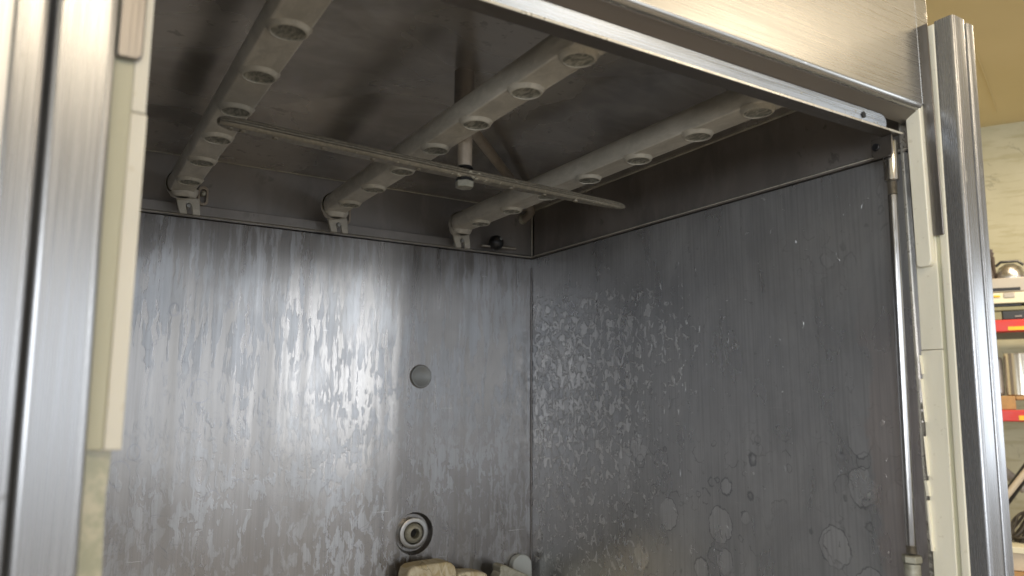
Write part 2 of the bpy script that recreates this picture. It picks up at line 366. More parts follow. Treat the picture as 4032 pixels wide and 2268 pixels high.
b = NB(); box(b, -5.5, 2.74, 1.2, 1.3, -H, ZC); tag(obj('wall', b, MAT['rwall2'], base=(0, 1.2, -H)), kind='structure')
WU = Vector((.494, -.869, 0)); WN = Vector((.869, .494, 0)); W0 = Vector((3.04, .60, 0))
def wbox(b, u0, u1, d0, d1, z0, z1):        # box in the frame of the far right wall: u along it, d towards the room
    vs = [b.verts.new(W0+WU*u-WN*d+Vector((0, 0, z))) for u in (u0, u1) for d in (d0, d1) for z in (z0, z1)]
    for f in ((0, 1, 3, 2), (4, 6, 7, 5), (0, 4, 5, 1), (2, 3, 7, 6), (0, 2, 6, 4), (1, 5, 7, 3)): b.faces.new([vs[i] for i in f])
b = NB(); wbox(b, -.72, 2.2, 0, -.1, -H, ZC); tag(obj('wall', b, MAT['rwall'], base=W0+Vector((0, 0, -H))), kind='structure')

b = NB(); q0 = at(3820, 150, 'z', ZC-.002); q1 = at(3925, 440, 'z', ZC-.002); tube(b, [q0, q0.lerp(q1, .5)+Vector((.01, 0, 0)), q1], .002, 6)
tag(obj('ceiling_cable', b, MAT['rceil'], base=q0), 'thin painted-over cable running along the yellow ceiling', 'cable')
# ------------------------------------------------------------------ the dishwasher cabinet
ZT, ZS = .376, .278
cab = thing('dishwasher_cabinet', (-.40, -.40, -H), 'open stainless steel wash cabinet with water-marked inner walls, raised door and cream guide strips', 'dishwasher')
# outer casing
b = NB(); box(b, -.86, .012, .030, .034, -1.2, .46); box(b, .008, .012, -.775, .030, -1.2, .46); box(b, -.864, -.860, -.79, .034, -1.2, .46); box(b, -.86, .008, -.785, .030, .456, .46)
obj('casing', b, MAT['casing'], cab)
b = NB(); box(b, -.86, .008, -.78, .030, -1.2, -.80); obj('tank', b, MAT['casing'], cab)
# lower inner walls
PORT = D(1042, 1342, 'y', 0); PLUG = D(1058, 947, 'y', 0)
def sheet_with_dent(x0, x1, z0, z1, c, r_out, r_in, depth):
    """back wall sheet (facing -y) with a round pressed recess"""
    b = NB(); n = 64; ring0 = []; prof = [(r_out, 0), (r_out*.985, depth*.06), (r_out*.955, depth*.35), (r_out*.92, depth*.85), (r_out*.88, depth), (r_in, depth), (.0001, depth)]
    rs = []
    for r, d in prof: rs.append([b.verts.new((c.x+r*math.cos(2*math.pi*i/n), d, c.z+r*math.sin(2*math.pi*i/n))) for i in range(n)])
    for A, B in zip(rs, rs[1:]):
        for i in range(n): b.faces.new((A[i], A[(i+1) % n], B[(i+1) % n], B[i]))
    sq = []
    for i in range(n):
        a = 2*math.pi*i/n; dx, dz = math.cos(a), math.sin(a); t = .06/max(abs(dx), abs(dz)); sq.append(b.verts.new((c.x+dx*t, 0, c.z+dz*t)))
    for i in range(n): b.faces.new((rs[0][i], sq[i], sq[(i+1) % n], rs[0][(i+1) % n]))
    # surrounding strips
    def quad(xa, xb, za, zb): b.faces.new([b.verts.new(p) for p in ((xa, 0, za), (xb, 0, za), (xb, 0, zb), (xa, 0, zb))])
    s = .06
    quad(x0, c.x-s, z0, z1); quad(c.x+s, x1, z0, z1); quad(c.x-s, c.x+s, z0, c.z-s); quad(c.x-s, c.x+s, c.z+s, z1)
    bmesh.ops.remove_doubles(b, verts=b.verts[:], dist=1e-5)
    return b
bw = obj('back_wall', sheet_with_dent(-.84, 0, -.80, ZS-.0015, PORT, .0355, .024, .0115), MAT['back'], cab, smooth=50)
bv = bw
b = NB(); prism(b, [(0, 0), (.003, 0), (.003, -.775), (-.0035, -.775), (-.0035, -.757), (-.0008, -.754), (0, -.74)], 'z', -.80, ZS-.0015)
sw = obj('side_wall', b, MAT['side'], cab)
b = NB(); box(b, -.843, -.84, -.775, 0, -.80, ZT); obj('side_wall', b, MAT['side'], cab)
# corner weld bead
b = NB(); tube(b, [(-.0012, -.0012, z) for z in [-.80+.02*i for i in range(54)]], .0011, 8); obj('weld_seam', b, MAT['flange'], cab)
# hood walls, set back, with a small folded foot
b = NB(); prism(b, [(.004, ZT), (.004, ZS+.007), (-.0030, ZS+.0030), (-.0030, ZS+.0004), (.006, ZS+.0002), (.006, ZT)], 'x', -.84, .004)
obj('hood_back_wall', b, MAT['hood'], cab)
b = NB(); prism(b, [(.004, ZT), (.004, ZS+.007), (-.0030, ZS+.0030), (-.0030, ZS+.0004), (.006, ZS+.0002), (.006, ZT)], 'y', -.0025, -.775)
obj('hood_side_wall', b, MAT['hoodside'], cab)
b = NB(); box(b, -.84, .006, .008, .010, ZS-.02, ZS+.003); box(b, .005, .007, -.775, .008, ZS-.02, ZS+.003); obj('seam_gap', b, MAT['dark'], cab)
b = NB(); tube(b, [(.0015, .0015, z) for z in (ZS+.003, ZT)], .0012, 8); tube(b, [(-.84, .0015, ZT-.0008), (.002, .0015, ZT-.0008)], .0011, 8); tube(b, [(.0015, .0015, ZT-.0008), (.0015, -.775, ZT-.0008)], .0016, 8)
obj('weld_seam', b, MAT['ringcoat'], cab)
b = NB(); tube(b, [(-.84, -.0030, ZS+.0028), (-.003, -.0030, ZS+.0028)], .0006, 6); tube(b, [(-.0032, -.003, ZS+.0028), (-.0032, -.775, ZS+.0028)], .0008, 6); obj('seam_edge', b, MAT['ringcoat'], cab)
# cross-broken roof sheet
b = NB(); cx, cy = -.40, -.415
N_ = 1
c0 = b.verts.new((cx, cy, ZT+.020)); cs = [b.verts.new(p) for p in ((-.84, .004, ZT), (.004, .004, ZT), (.004, -.80, ZT), (-.84, -.80, ZT))]
for i in range(4): b.faces.new((cs[i], cs[(i+1) % 4], c0))
obj('roof_sheet', b, MAT['roof'], cab, smooth=0.2)
# hanger rail with pins
b = NB(); prism(b, rrect(-.845, -.162, .2815, .2975, (0, .002, .002, 0)), 'y', -.004, -.0075)
rail = obj('hanger_rail', b, MAT['hood'], cab, bevel=.0008)
PX = [-.6545, -.4225, -.1905]
b = NB(); cyl(b, (-.1745, -.0074, .2895), (-.1745, -.0082, .2895), .0035); obj('rail_hole', b, MAT['dark'], rail)
for x in PX:
    b = NB(); cyl(b, (x+.0135, -.0078, .2865), (x+.0135, -.044, .2865), .0030); obj('hanger_pin', b, MAT['plug'], rail, bevel=.0006)
# wall plug and water inlet
b = NB(); lathe(b, (PLUG.x, 0, PLUG.z), (0, -1, 0), [(0.0195, 0), (.0195, .0026), (.0187, .0036), (.0165, .0036), (.0155, .0030), (0, .0030)], 48); obj('wall_plug', b, MAT['plug'], cab)
b = NB(); lathe(b, (PLUG.x, 0, PLUG.z), (0, -1, 0), [(.0212, 0), (.0208, .0003), (.0190, .0003)], 48); obj('plug_dark_ring', b, MAT['lip'], cab)  # thin dark ring added to draw the dark outline round the plug
b = NB(); lathe(b, (PORT.x, .012, PORT.z), (0, -1, 0), [(.0258, 0), (.0264, .0090), (.0260, .0108), (.0246, .0116), (.0192, .0114), (.0180, .0102), (.0176, 0)], 56)
inlet = obj('water_inlet', b, MAT['collar'], cab)
b = NB(); lathe(b, (PORT.x, .012, PORT.z), (0, -1, 0), [(.0172, .003), (.0172, .009), (.0155, .0125), (.0120, .0150), (.0105, .0152), (.0098, .0140)], 12, .2); lathe(b, (PORT.x, .012, PORT.z), (0, -1, 0), [(.0112, .012), (.0108, .0160), (.0092, .0165), (.0082, .0155), (.0078, .002)], 40)
obj('inlet_nut', b, MAT['nutscale'], inlet)
b = NB(); cyl(b, (PORT.x, .0115, PORT.z), (PORT.x, .0095, PORT.z), .0085); obj('inlet_bore', b, MAT['dark'], inlet)

# ------------------------------------------------------------------ right door jamb
def lean(pts, z0, z1, t=(.0067, .416), bt=(-.0088, -.165)):
    """outline (x measured from the column's inner corner) -> prism following the slightly leaning jamb"""
    f = lambda z: bt[0]+(t[0]-bt[0])*(z-bt[1])/(t[1]-bt[1])
    b = NB(); a0, a1 = f(z0), f(z1)
    return prism(b, [(p[0]+a0, p[1]) for p in pts], 'z', z0, z1, (a1-a0, 0))
colr = obj('door_post', lean(rrect(-.004, .0205, -.832, -.812, (.0045, .003, 0, 0)), -1.2, .4165), MAT['col'], cab)
b = lean(rrect(.0205, .0245, -.826, -.812, (0, 0, 0, 0)), -1.2, .4145); obj('post_groove', b, MAT['flange'], colr)
obj('door_post', lean(rrect(.0245, .0385, -.832, -.814, (.003, .002, 0, 0)), -1.2, .4145), MAT['col'], cab)
gd = obj('guide_strip', lean([(-.004, -.7985), (-.004, -.7750), (.004, -.7750), (.004, -.7985)], -1.2, .055), MAT['cream_lit'], cab, bevel=.0008)
obj('guide_strip', lean([(-.004, -.7985), (-.004, -.7755), (.004, -.7755), (.004, -.7985)], .0556, .20), MAT['cream_lit'], cab, bevel=.0008)
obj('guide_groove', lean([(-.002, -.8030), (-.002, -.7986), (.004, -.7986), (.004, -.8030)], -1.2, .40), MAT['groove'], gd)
obj('guide_ridge', lean(rrect(-.0050, .004, -.8118, -.8031, (.0015, 0, 0, .0015)), -1.2, .4135), MAT['cream_lit'], gd)
# ragged offcuts along the guide's inner edge
b = NB()
def chips(b, zs):
    for z0, z1, y1 in zs:
        x = -.0125+(.0155)*(z0+.165)/.58
        prism(b, [(x-.0035, -.777), (x-.0035, y1), (x+.003, y1+.001), (x+.003, -.777)], 'z', z0, z1, (0, .0012))
chips(b, [(-.150, -.100, -.7752), (-.0955, -.080, -.7738), (-.075, -.035, -.7762), (-.02, .025, -.7765), (.03, .05, -.7762)])
obj('guide_burr', b, MAT['cream_lit'], gd, bevel=.0005)
# bright folded edge of the chamber and the dirt packed beside it
b = NB(); prism(b, [(-.0085, -.7640), (-.0085, -.7665), (.002, -.7665), (.002, -.7640)], 'z', -1.2, .40, (.004, -.004)); obj('chamber_edge', b, MAT['edge'], cab)
b = NB(); nz = 260; L1 = []; L2 = []
for i in range(nz):
    z = -.80+1.0*i/(nz-1); j = random.uniform(-.0006, .0006)
    xx = -.0065+(.011)*(z+.165)/.58; yb = -.7670-.004*(z+.16)/.56
    L1.append(b.verts.new((xx+random.uniform(-.0005, .0005), yb+j*.4, z))); L2.append(b.verts.new((xx+random.uniform(-.0006, .0006), -.7752+j*1.2, z)))
for i in range(nz-1): b.faces.new((L1[i], L2[i], L2[i+1], L1[i+1]))
obj('residue_strip', b, MAT['gunk'], cab)
b = NB(); prism(b, [(.0, -.7500), (.0, -.7516), (-.0012, -.7508)], 'z', -.80, .25); obj('fold_line', b, MAT['flange'], cab)
# short cream runner hanging on the right
e0, e1 = at(3590, 455, 'x', -.012), at(3677, 1030, 'x', -.012)
prn = rrect(-.7975, -.7812, .1435, .48, (.006, .004, 0, 0))
b = NB(); prism(b, prn, 'x', -.0135, -.004); obj('door_runner', b, MAT['cream_lit'], cab, bevel=.001)
# side flange of the raised door
b = NB(); prism(b, rrect(-.8095, -.7985, .1755, .4130, (.002, .002, 0, 0)), 'x', -.0075, -.0055)

# ------------------------------------------------------------------ the raised door
n = 8; pf = [(-.800, 1.0), (-.800, .3235)]
for i in range(1, n+1):
    a = math.radians(90*i/n); pf.append((-.800+.0065*(1-math.cos(a)), .3235-.0070*math.sin(a)))
pf += [(-.786, .3150), (-.7775, .3125), (-.7765, .3140), (-.786, .3180), (-.793, .3190), (-.797, .3240), (-.797, 1.0)]
b2 = NB(); prism(b2, pf, 'x', -.835, -.0115)
door = obj('door', b2, MAT['door'], cab, smooth=50)
bx = NB(); box(bx, -.0112, .0125, -.8000, -.7970, .322, 1.0); obj('door_side', bx, MAT['door'], door, bevel=.001)
obj('stop_plate', b, MAT['flange'], cab, bevel=.0006)
b = NB(); pl = [(-.7935, .3162), (-.7862, .3125), (-.7775, .3070), (-.7775, .3064), (-.7862, .3119), (-.7935, .3157)]
prism(b, pl, 'x', -.834, -.0125); obj('door_underside', b, MAT['lip'], door)
b = NB()
for q in range(150):
    x = -.012-abs(random.gauss(0, .16)) if q < 90 else random.uniform(-.50, -.02)
    a = math.radians(random.choice((60, 75, 85, 90))+random.uniform(-8, 8)); y = -.800+.0065*(1-math.cos(a)); z = .3235-.0070*math.sin(a)
    r = random.uniform(.0003, .0008); L_ = random.uniform(1, 4)
    lathe(b, (x, y-.0000, z), (0, -.3, -1), [(r, 0), (r*.7, .0003), (0, .0004)], 6)
    for v_ in b.verts[-13:] if False else []: pass
o_ = obj('lime_crust', b, MAT['arm_scale'], door); o_['kind'] = 'stuff'
# channel on the lower edge
def chan_outline():
    o = [(-.835, .2945), (-.0475, .2945), (-.0475, .2985)]
    for i in range(7):
        a = math.radians(15*i); o.append((-.0605+.013*math.cos(a), .2985+.0087*math.sin(a)))
    return o+[(-.835, .3072)]
b = NB(); prism(b, [(x, z) for x, z in chan_outline()], 'y', -.7788, -.7770)
for v_ in b.verts: v_.co.y -= (v_.co.z-.2945)*.16
ch = obj('edge_channel', b, MAT['channel'], door)
b = NB(); box(b, -.835, -.0185, -.7788, -.7620, .2925, .2945); obj('channel_foot', b, MAT['lip'], ch)
b = NB(); box(b, -.835, -.0180, -.7802, -.7788, .2920, .2945); obj('channel_rim', b, MAT['edge'], ch, bevel=.0004)
hp = at(3397, 460, 'y', -.779)
b = NB(); cyl(b, (hp.x, -.7780, hp.z+.002), (hp.x, -.7808, hp.z+.002), .0034); obj('channel_hole', b, MAT['dark'], ch)
b = NB()
for q in range(26):
    x = random.uniform(-.19, -.06); z = random.uniform(.296, .305); r = random.uniform(.0003, .0009); lathe(b, (x, -.7788-(z-.2945)*.16, z), (0, -1, 0), [(r, 0), (r*.6, .0004), (0, .0005)], 7)
obj('scale_spots', b, MAT['arm_scale'], ch)['kind'] = 'stuff'
# link plate and lift rod at the right end
c0 = at(3444, 560, 'x', -.030); c1 = at(3548, 548, 'x', -.030)
b = NB(); prism(b, rrect(-.7745, -.7500, .2685, .2920, (.004, .007, 0, 0)), 'x', -.0315, -.0290); lk = obj('link_plate', b, MAT['lip'], cab, bevel=.0005)
b = NB(); cyl(b, (-.0316, -.7565, .2815), (-.0345, -.7565, .2815), .0042); obj('link_bolt', b, MAT['black'], lk, bevel=.0006)
RT = at(3504, 570, 'x', -.020); RB = at(3590, 2184, 'x', -.020); rx = -.020
def rp(z): t = (z-RB.z)/(RT.z-RB.z); return Vector((rx, RB.y+(RT.y-RB.y)*t, z))
z1, z2, z3, z4 = .2427, .2277, -.1477, -.1562
b = NB(); cyl(b, rp(z2-.001), rp(z3+.001), .0050); rod = obj('lift_rod', b, MAT['chrome'], cab)
b = NB(); lathe(b, rp(z1), rp(.29)-rp(z1), [(.0048, -.0002), (.0070, 0), (.0078, .0008), (.0078, .044), (.0070, .046), (0, .046)], 40); obj('coupling', b, MAT['chrome'], rod)
def thread(b, za, zb, r):
    p = []; m_ = int((za-zb)/.00075)
    for i in range(m_): p += [(r*.86, -i*.00075), (r, -i*.00075-.00037)]
    lathe(b, rp(za), (0, 0, 1), p, 28)
b = NB(); thread(b, z1, z2-.001, .0050); obj('thread', b, MAT['thread'], rod)
b = NB(); thread(b, z3+.002, z4+.001, .0052); obj('thread', b, MAT['thread'], rod)
b = NB(); lathe(b, rp(-.1605), (0, 0, 1), [(0, -.0040), (.0085, -.0040), (.0098, -.0028), (.0098, .0028), (.0085, .0040), (0, .0040)], 6, .35); obj('lock_nut', b, MAT['nutscale'], rod, bevel=.0005)
b = NB(); lathe(b, rp(-.165), (0, 0, -1), [(0, 0), (.0080, 0), (.0080, .10), (0, .10)], 40); obj('lower_coupling', b, MAT['nutscale'], rod)

# ------------------------------------------------------------------ left door jamb
def leanL(pts, z0, z1): return lean(pts, z0, z1, (.0, .19), (.0035, -.08))
colL = obj('door_post', leanL(rrect(-.8112, -.7850, -.832, -.812, (.003, .0035, 0, 0)), -1.2, .4165), MAT['col'], cab)
obj('post_groove', leanL(rrect(-.8136, -.8112, -.8285, -.812, (0, 0, 0, 0)), -1.2, .4145), MAT['dark'], colL)
obj('door_post', leanL(rrect(-.8280, -.8136, -.832, -.814, (.002, .003, 0, 0)), -1.2, .4145), MAT['col'], cab)
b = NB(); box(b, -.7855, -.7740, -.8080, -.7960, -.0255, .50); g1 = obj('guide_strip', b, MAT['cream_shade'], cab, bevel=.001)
b = NB(); prism(b, [(-.7742, -.8085), (-.7660, -.8080), (-.7655, -.7900), (-.7742, -.7900)], 'z', -.0255, .1485, (-.0004, 0)); obj('guide_ridge', b, MAT['cream'], g1, bevel=.0008)
b = NB(); prism(b, [(-.7746, -.8085), (-.7672, -.8080), (-.7667, -.7900), (-.7746, -.7900)], 'z', .1490, .50, (-.0012, 0)); obj('guide_ridge', b, MAT['cream'], g1, bevel=.0008)
b = NB(); prism(b, rrect(-.7835, -.7712, .1760, .4130, (0, .004, 0, 0)), 'y', -.8125, -.8088); obj('stop_plate', b, MAT['flange'], cab, bevel=.0008)
b = NB(); nz = 90; La = []; Lb = []
for i in range(nz):
    z = -.60+.574*i/(nz-1); f = .0018*math.sin(i*.5)*random.uniform(.2, 1)
    La.append(b.verts.new((-.7850, -.8045, z))); Lb.append(b.verts.new((-.7700+f*.5+.004*min(0, z+.08)*0, -.7990+f, z)))
for i in range(nz-1): b.faces.new((La[i], Lb[i], Lb[i+1], La[i+1]))
obj('gasket', b, MAT['cream_green'], cab)
b = NB(); box(b, -.864, -.786, -.8110, -.7860, -1.2, .45); obj('jamb_plate', b, MAT['casing'], cab)
b = NB(); box(b, .0095, .0400, -.8115, -.7760, -1.2, .40); obj('jamb_plate', b, MAT['casing'], cab)

# ------------------------------------------------------------------ knob and clamp rod on the hood's back wall
kb = D(1248, 611, 'y', -.022)
clamp = thing('clamp_rod', (kb.x, 0, kb.z), 'thin steel rod with a round black knob beside the rightmost wash pipe', 'clamp rod')
b = NB(); tube(b, [D(1212, 617, 'y', -.018), D(1250, 621, 'y', -.018), D(1297, 625, 'y', -.018)], .0026, 14); obj('rod', b, MAT['thread'], clamp)
b = NB(); r = .0145; lathe(b, kb, (0, 1, 0), [(r*math.sin(math.pi*i/16), -r*math.cos(math.pi*i/16)) for i in range(17)], 32); obj('knob', b, MAT['black'], clamp)
b = NB(); lathe(b, kb+Vector((.0035, -.0120, .0062)), (.15, -1, .3), [(.0030, 0), (.0032, .0008), (.0025, .0016), (0, .0016)], 14); obj('knob_light_spot', b, MAT['plug'], clamp)  # light spot on the black ball, put in as a small grey disc
b = NB(); cyl(b, kb, (kb.x, .003, kb.z), .0035); obj('stem', b, MAT['thread'], clamp)

# ------------------------------------------------------------------ wash pipes
ZB = .3020; R0 = .0205; ZCt = ZB+.0118
def pipe_outline(cx):
    o = []; a0 = math.asin(.0166/R0)
    for i in range(41):
        a = -math.pi/2+a0+(2*math.pi-2*a0)*i/40; o.append((cx+R0*math.cos(a)*.98, ZCt+R0*math.sin(a)))
    return o
def make_pipe(x, label):
    t = thing('wash_pipe', (x, -.03, .275), label, 'wash pipe', 'wash pipes with nozzles under the roof')
    b = NB(); prism(b, pipe_outline(x), 'y', -.060, -.758)
    # rounded end cap
    rr = R0*1.10
    lathe(b, (x, -.060, ZCt-.0005), (0, 1, 0), [(rr*math.cos(a), rr*math.sin(a)*.95) for a in [math.radians(-9+8.25*i) for i in range(13)]], 48)
    body = obj('pipe_body', b, MAT['pipe'], t, smooth=30, bevel=.0012)
    b = NB(); lathe(b, (x+.004, -.052, ZCt-.006), (.05, .1, -1), [(.0205, 0), (.0200, .006), (.0178, .0105), (.0160, .012), (0, .012)], 40)
    obj('neck', b, MAT['pipe'], t)
    # hanger bracket with an open slot
    x0 = x+.011; o = [(-.0165, .3000), (.0165, .3000), (.0158, .290), (.0145, .2745), (.0040, .2745), (.0040, .2870)]
    o += [(.0037*math.cos(a), .2875+.0037*math.sin(a)) for a in [math.radians(20+20*i) for i in range(8)]]
    o += [(-.0040, .2870), (-.0040, .2745), (-.0145, .2745), (-.0160, .290)]
    b = NB(); prism(b, [(x0+p[0]+.010*(.3045-p[1])/.03*.55, p[1]) for p in o], 'y', -.040, -.0345); obj('hanger_bracket', b, MAT['pipe'], t, bevel=.0008)
    # keyhole tab and its screw behind the pipe
    xt = x+.0385; zt = .314
    b = NB(); oo = []; ii = []
    for i in range(28):
        a = 2*math.pi*i/28; s = .008 if math.sin(a) > 0 else -.008
        oo.append((xt+.0078*math.cos(a), zt+s+.0078*math.sin(a))); ii.append((xt+.0045*math.cos(a), zt+s*.8+.0045*math.sin(a)))
    V = [[b.verts.new((p[0], yy, p[1])) for p in q] for yy in (-.0055, -.0015) for q in (oo, ii)]
    for i in range(28):
        j = (i+1) % 28
        b.faces.new((V[0][i], V[0][j], V[1][j], V[1][i])); b.faces.new((V[2][i], V[3][i], V[3][j], V[2][j])); b.faces.new((V[0][i], V[2][i], V[2][j], V[0][j])); b.faces.new((V[1][i], V[1][j], V[3][j], V[3][i]))
    tab = obj('keyhole_tab', b, MAT['post'], t, bevel=.0005)
    b = NB(); lathe(b, (xt, .004, zt+.004), (0, -1, 0), [(.0036, 0)]+[(.0036 if i % 2 else .0030, .002+.0009*i) for i in range(12)]+[(0, .0135)], 20); obj('screw', b, MAT['nutscale'], tab)
    b = NB(); cyl(b, (xt-.010, -.0035, zt+.004), (x+.010, -.020, ZCt), .0042); obj('tab_arm', b, MAT['pipe'], t)
    b = NB(); prism(b, rrect(x-.0195, x+.0195, .2940, .322, (.003, .003, .006, .006)), 'y', -.7585, -.7690); obj('end_flange', b, MAT['pipe'], t, bevel=.001)
    nz = None
    for i in range(7):
        y = -.1315-.1020*i if i < 6 else -.7275
        if nz is None:
            b = NB(); c = (x, y, ZB)
            lathe(b, c, (0, 0, -1), [(.0192, -.0010), (.0180, .0004), (.0171, .0018), (.0163, .0034), (.0156, .0042), (.0143, .0044), (.0139, .0034)], 48)
            nz = obj('nozzle', b, MAT['ringcoat'], t, smooth=50)
            b = NB(); lathe(b, c, (0, 0, -1), [(.0140, .0030), (.0134, .0036), (.0126, .0030), (.0096, .0026), (.0060, .0028), (0, .0025)], 40)
            nd = obj('nozzle_insert', b, MAT['nozzle'], nz, smooth=50); ny = y
        else:
            n2 = nz.copy(); COL.objects.link(n2); n2.parent = t; n2.location = (0, y-ny, 0)
            d2 = nd.copy(); COL.objects.link(d2); d2.parent = n2
    return t
P1 = make_pipe(PX[0], 'leftmost limescaled wash pipe, crossed by the left tip of the rinse arm')
LBL = {1: 'middle limescaled wash pipe passing in front of the arm\'s vertical post', 2: 'rightmost limescaled wash pipe, ending next to the black knob'}
def copy_tree(o, par=None):
    c = o.copy(); COL.objects.link(c)
    if par is not None: c.parent = par
    for ch_ in list(o.children): copy_tree(ch_, c)
    return c
for i in (1, 2):
    c = copy_tree(P1); c.location = P1.location+Vector((PX[i]-PX[0], 0, 0)); c['label'] = LBL[i]

# ------------------------------------------------------------------ rotating rinse arm
HB = Vector((-.3975, -.4665, .262))
A = D(546, 311, 'z', .262); B = D(1571, 527, 'z', .262)
ra = thing('rinse_arm', HB, 'long flat limescaled spray arm bolted to a vertical post in the middle', 'spray arm')
hb = Vector((HB.x, HB.y, .262))
def arm_half(b, p, q):
    d = (q-p); L = d.length; d.normalize(); s = Vector((-d.y, d.x, 0))
    if s.y > 0: s = -s                       # s points to the camera side
    # section: (across, height); ridges on the near face
    sec = [(-.0085, .0000), (-.0065, -.0022), (.0060, -.0022), (.0085, .0000), (.0094, .0020), (.0074, .0029), (.0094, .0040), (.0093, .0056), (.0070, .0066), (.0088, .0078), (.0086, .0092), (.0066, .0100), (.0078, .0108), (.0050, .0118), (-.0050, .0118), (-.0080, .0100), (-.0090, .0050)]
    tp_ = .12 if q.x < HB.x else .42; hp_ = .05 if q.x < HB.x else .25
    st = [(0, 1, 1)]+[(L*t, 1-tp_*t*t, 1-hp_*t*t) for t in (.1, .2, .3, .4, .5, .6, .7, .8, .9)]+[(L-.016, .98-tp_, 1-hp_), (L-.010, .90-tp_, .96-hp_), (L-.005, .74-tp_, .86-hp_), (L-.0015, .55-tp_*.6, .66-hp_), (L, .16, .35)]
    rg_ = []
    for l, wv, hv in st:
        rg_.append([b.verts.new(p+d*l+s*(a*wv)+Vector((0, 0, .0036+(h-.0050)*.78*hv+random.uniform(-.0002, .0002)))) for a, h in sec])
    for X, Y in zip(rg_, rg_[1:]):
        for i in range(len(sec)): b.faces.new((X[i], X[(i+1) % len(sec)], Y[(i+1) % len(sec)], Y[i]))
    b.faces.new(rg_[-1]); b.faces.new(rg_[0][::-1]); return d, s, L
b = NB(); dA = arm_half(b, hb, A); dB = arm_half(b, hb, B); arm = obj('arm', b, MAT['arm'], ra, smooth=28)
for (d, s, L), fr in ((dA, (.955, .915, .80, .62, .42, .22)), (dB, (.66, .46, .26))):
    for f in fr:
        b = NB(); c = hb+d*(L*f)+Vector((0, 0, -.0018)); lathe(b, c, (0, 0, -1), [(.0034, -.001), (.0032, .0006), (.0022, .0016), (.0012, .0012), (0, .0008)], 16); obj('jet', b, MAT['arm'], arm)
b = NB()
for q in range(70):
    sd, (d, s, L) = random.choice(((0, dA), (1, dB))); l = abs(random.gauss(.015, .04)) if q < 40 else random.uniform(0, L*.80)
    c = hb+d*min(l, L*.95)+s*random.uniform(.002, .0085)+Vector((0, 0, random.choice((-.0018, -.0010, .0005, .0045)))); r = random.uniform(.0005, .0018 if q < 40 else .0010)
    lathe(b, c, (random.uniform(-.3, .3), -.4, -1), [(r*1.4, 0), (r, r*.4), (0, r*.6)], 7)
obj('scale_crust', b, MAT['arm_scale'], arm)['kind'] = 'stuff'
b = NB(); lathe(b, (HB.x, HB.y, .2585), (0, 0, -1), [(.0098, -.0015), (.0108, 0), (.0108, .0012), (.0100, .0020), (.0, .0020)], 40); obj('washer', b, MAT['black'], ra)
b = NB(); lathe(b, (HB.x, HB.y, .2565), (0, 0, -1), [(0, 0), (.0112, 0), (.0112, .0068), (.0100, .0080), (0, .0080)], 6, .25); obj('hex_bolt', b, MAT['bolt'], ra, bevel=.0006)
b = NB(); cyl(b, (HB.x, HB.y, .2745), (HB.x, HB.y, .388), .0086, n=40); post = obj('post', b, MAT['post'], ra)
b = NB(); lathe(b, (HB.x, HB.y, .2715), (0, 0, 1), [(.0088, 0), (.0103, .0008), (.0098, .0022), (.0092, .0032)], 40); obj('seal', b, MAT['black'], post)
b = NB(); cyl(b, (HB.x-.002, HB.y, .350), (HB.x-.002, HB.y, .412), .0120, n=40); obj('socket', b, MAT['hoodside'], post)
# supply tube running diagonally to the back wall
fl = D(1318, 551, 'y', -.002)
e = D(1336, 530, 'y', -.040)
b = NB(); p_ = [Vector((HB.x+.004, HB.y+.004, .362)), Vector((-.3308, -.368, .360)), Vector((-.1866, -.2191, .360)), Vector((e.x-.022, -.072, .3605))]
q = Vector((e.x, -.046, .3595)); e2 = Vector((fl.x, -.004, fl.z)); mid = Vector((e.x+.003, -.040, .355))
for t in (.25, .5, .75, 1.0): p_.append(p_[3].lerp(q, t).lerp(q.lerp(e2, t*.4), t))
p_.append(q.lerp(e2, .7)); p_.append(e2)
tube(b, p_, .0074, 20); obj('supply_tube', b, MAT['post'], ra)
b = NB(); lathe(b, (fl.x, .003, fl.z), (0, -1, 0), [(.0105, 0), (.0105, .003), (.0085, .005), (.0075, .009), (.0060, .009)], 32); obj('tube_flange', b, MAT['nutscale'], ra)

# ------------------------------------------------------------------ worn plastic and cast pieces low on the back wall
MAT['beige'] = None
k = M('cracked_beige_plastic'); n = k.noise(k.mp((90, 30, 50)), 1, 4, .6, .5); v = k.new('ShaderNodeTexVoronoi', {'Vector': k.warp(k.pos, 40, .03), 'Scale': 15}, feature='DISTANCE_TO_EDGE').outputs[0]
c = k.mix(k.step(n, .35, .65), (.48, .39, .22), (.66, .60, .45)); c = k.mix(k.step(v, .0, .012, .6, 0.), c, (.12, .10, .07))
k.set(color=c, rough=.6, normal=k.bump(n, .3, .001)); MAT['beige'] = k.m
def slab(name, px, y0, y1, m, label, cat, ground=-.42):
    pts = [at(x, y, 'y', y0) for x, y in px]; b = NB()
    o = [(p.x, p.z) for p in pts]; o = [(o[0][0]+.002, ground)]+o+[(o[-1][0]-.002, ground)]
    prism(b, o, 'y', y0, y1); t = obj(name, b, m, base=(pts[0].x, y0, ground), bevel=.0035, seg=3); tag(t, label, cat); return t
s1 = slab('plastic_block', [(1604, 2275), (1612, 2248), (1628, 2234), (1660, 2227), (1700, 2221), (1758, 2213), (1778, 2217), (1794, 2232), (1800, 2262), (1801, 2275)], -.060, -.020, MAT['beige'], 'cracked yellowish beige plastic block low on the back wall under the water inlet', 'plastic block')
slab('plastic_bar', [(1800, 2275), (1806, 2257), (1830, 2252), (1880, 2251), (1918, 2258), (1924, 2275)], -.056, -.022, MAT['beige'], 'low beige plastic bar right of the cracked block at the bottom edge', 'plastic bar')
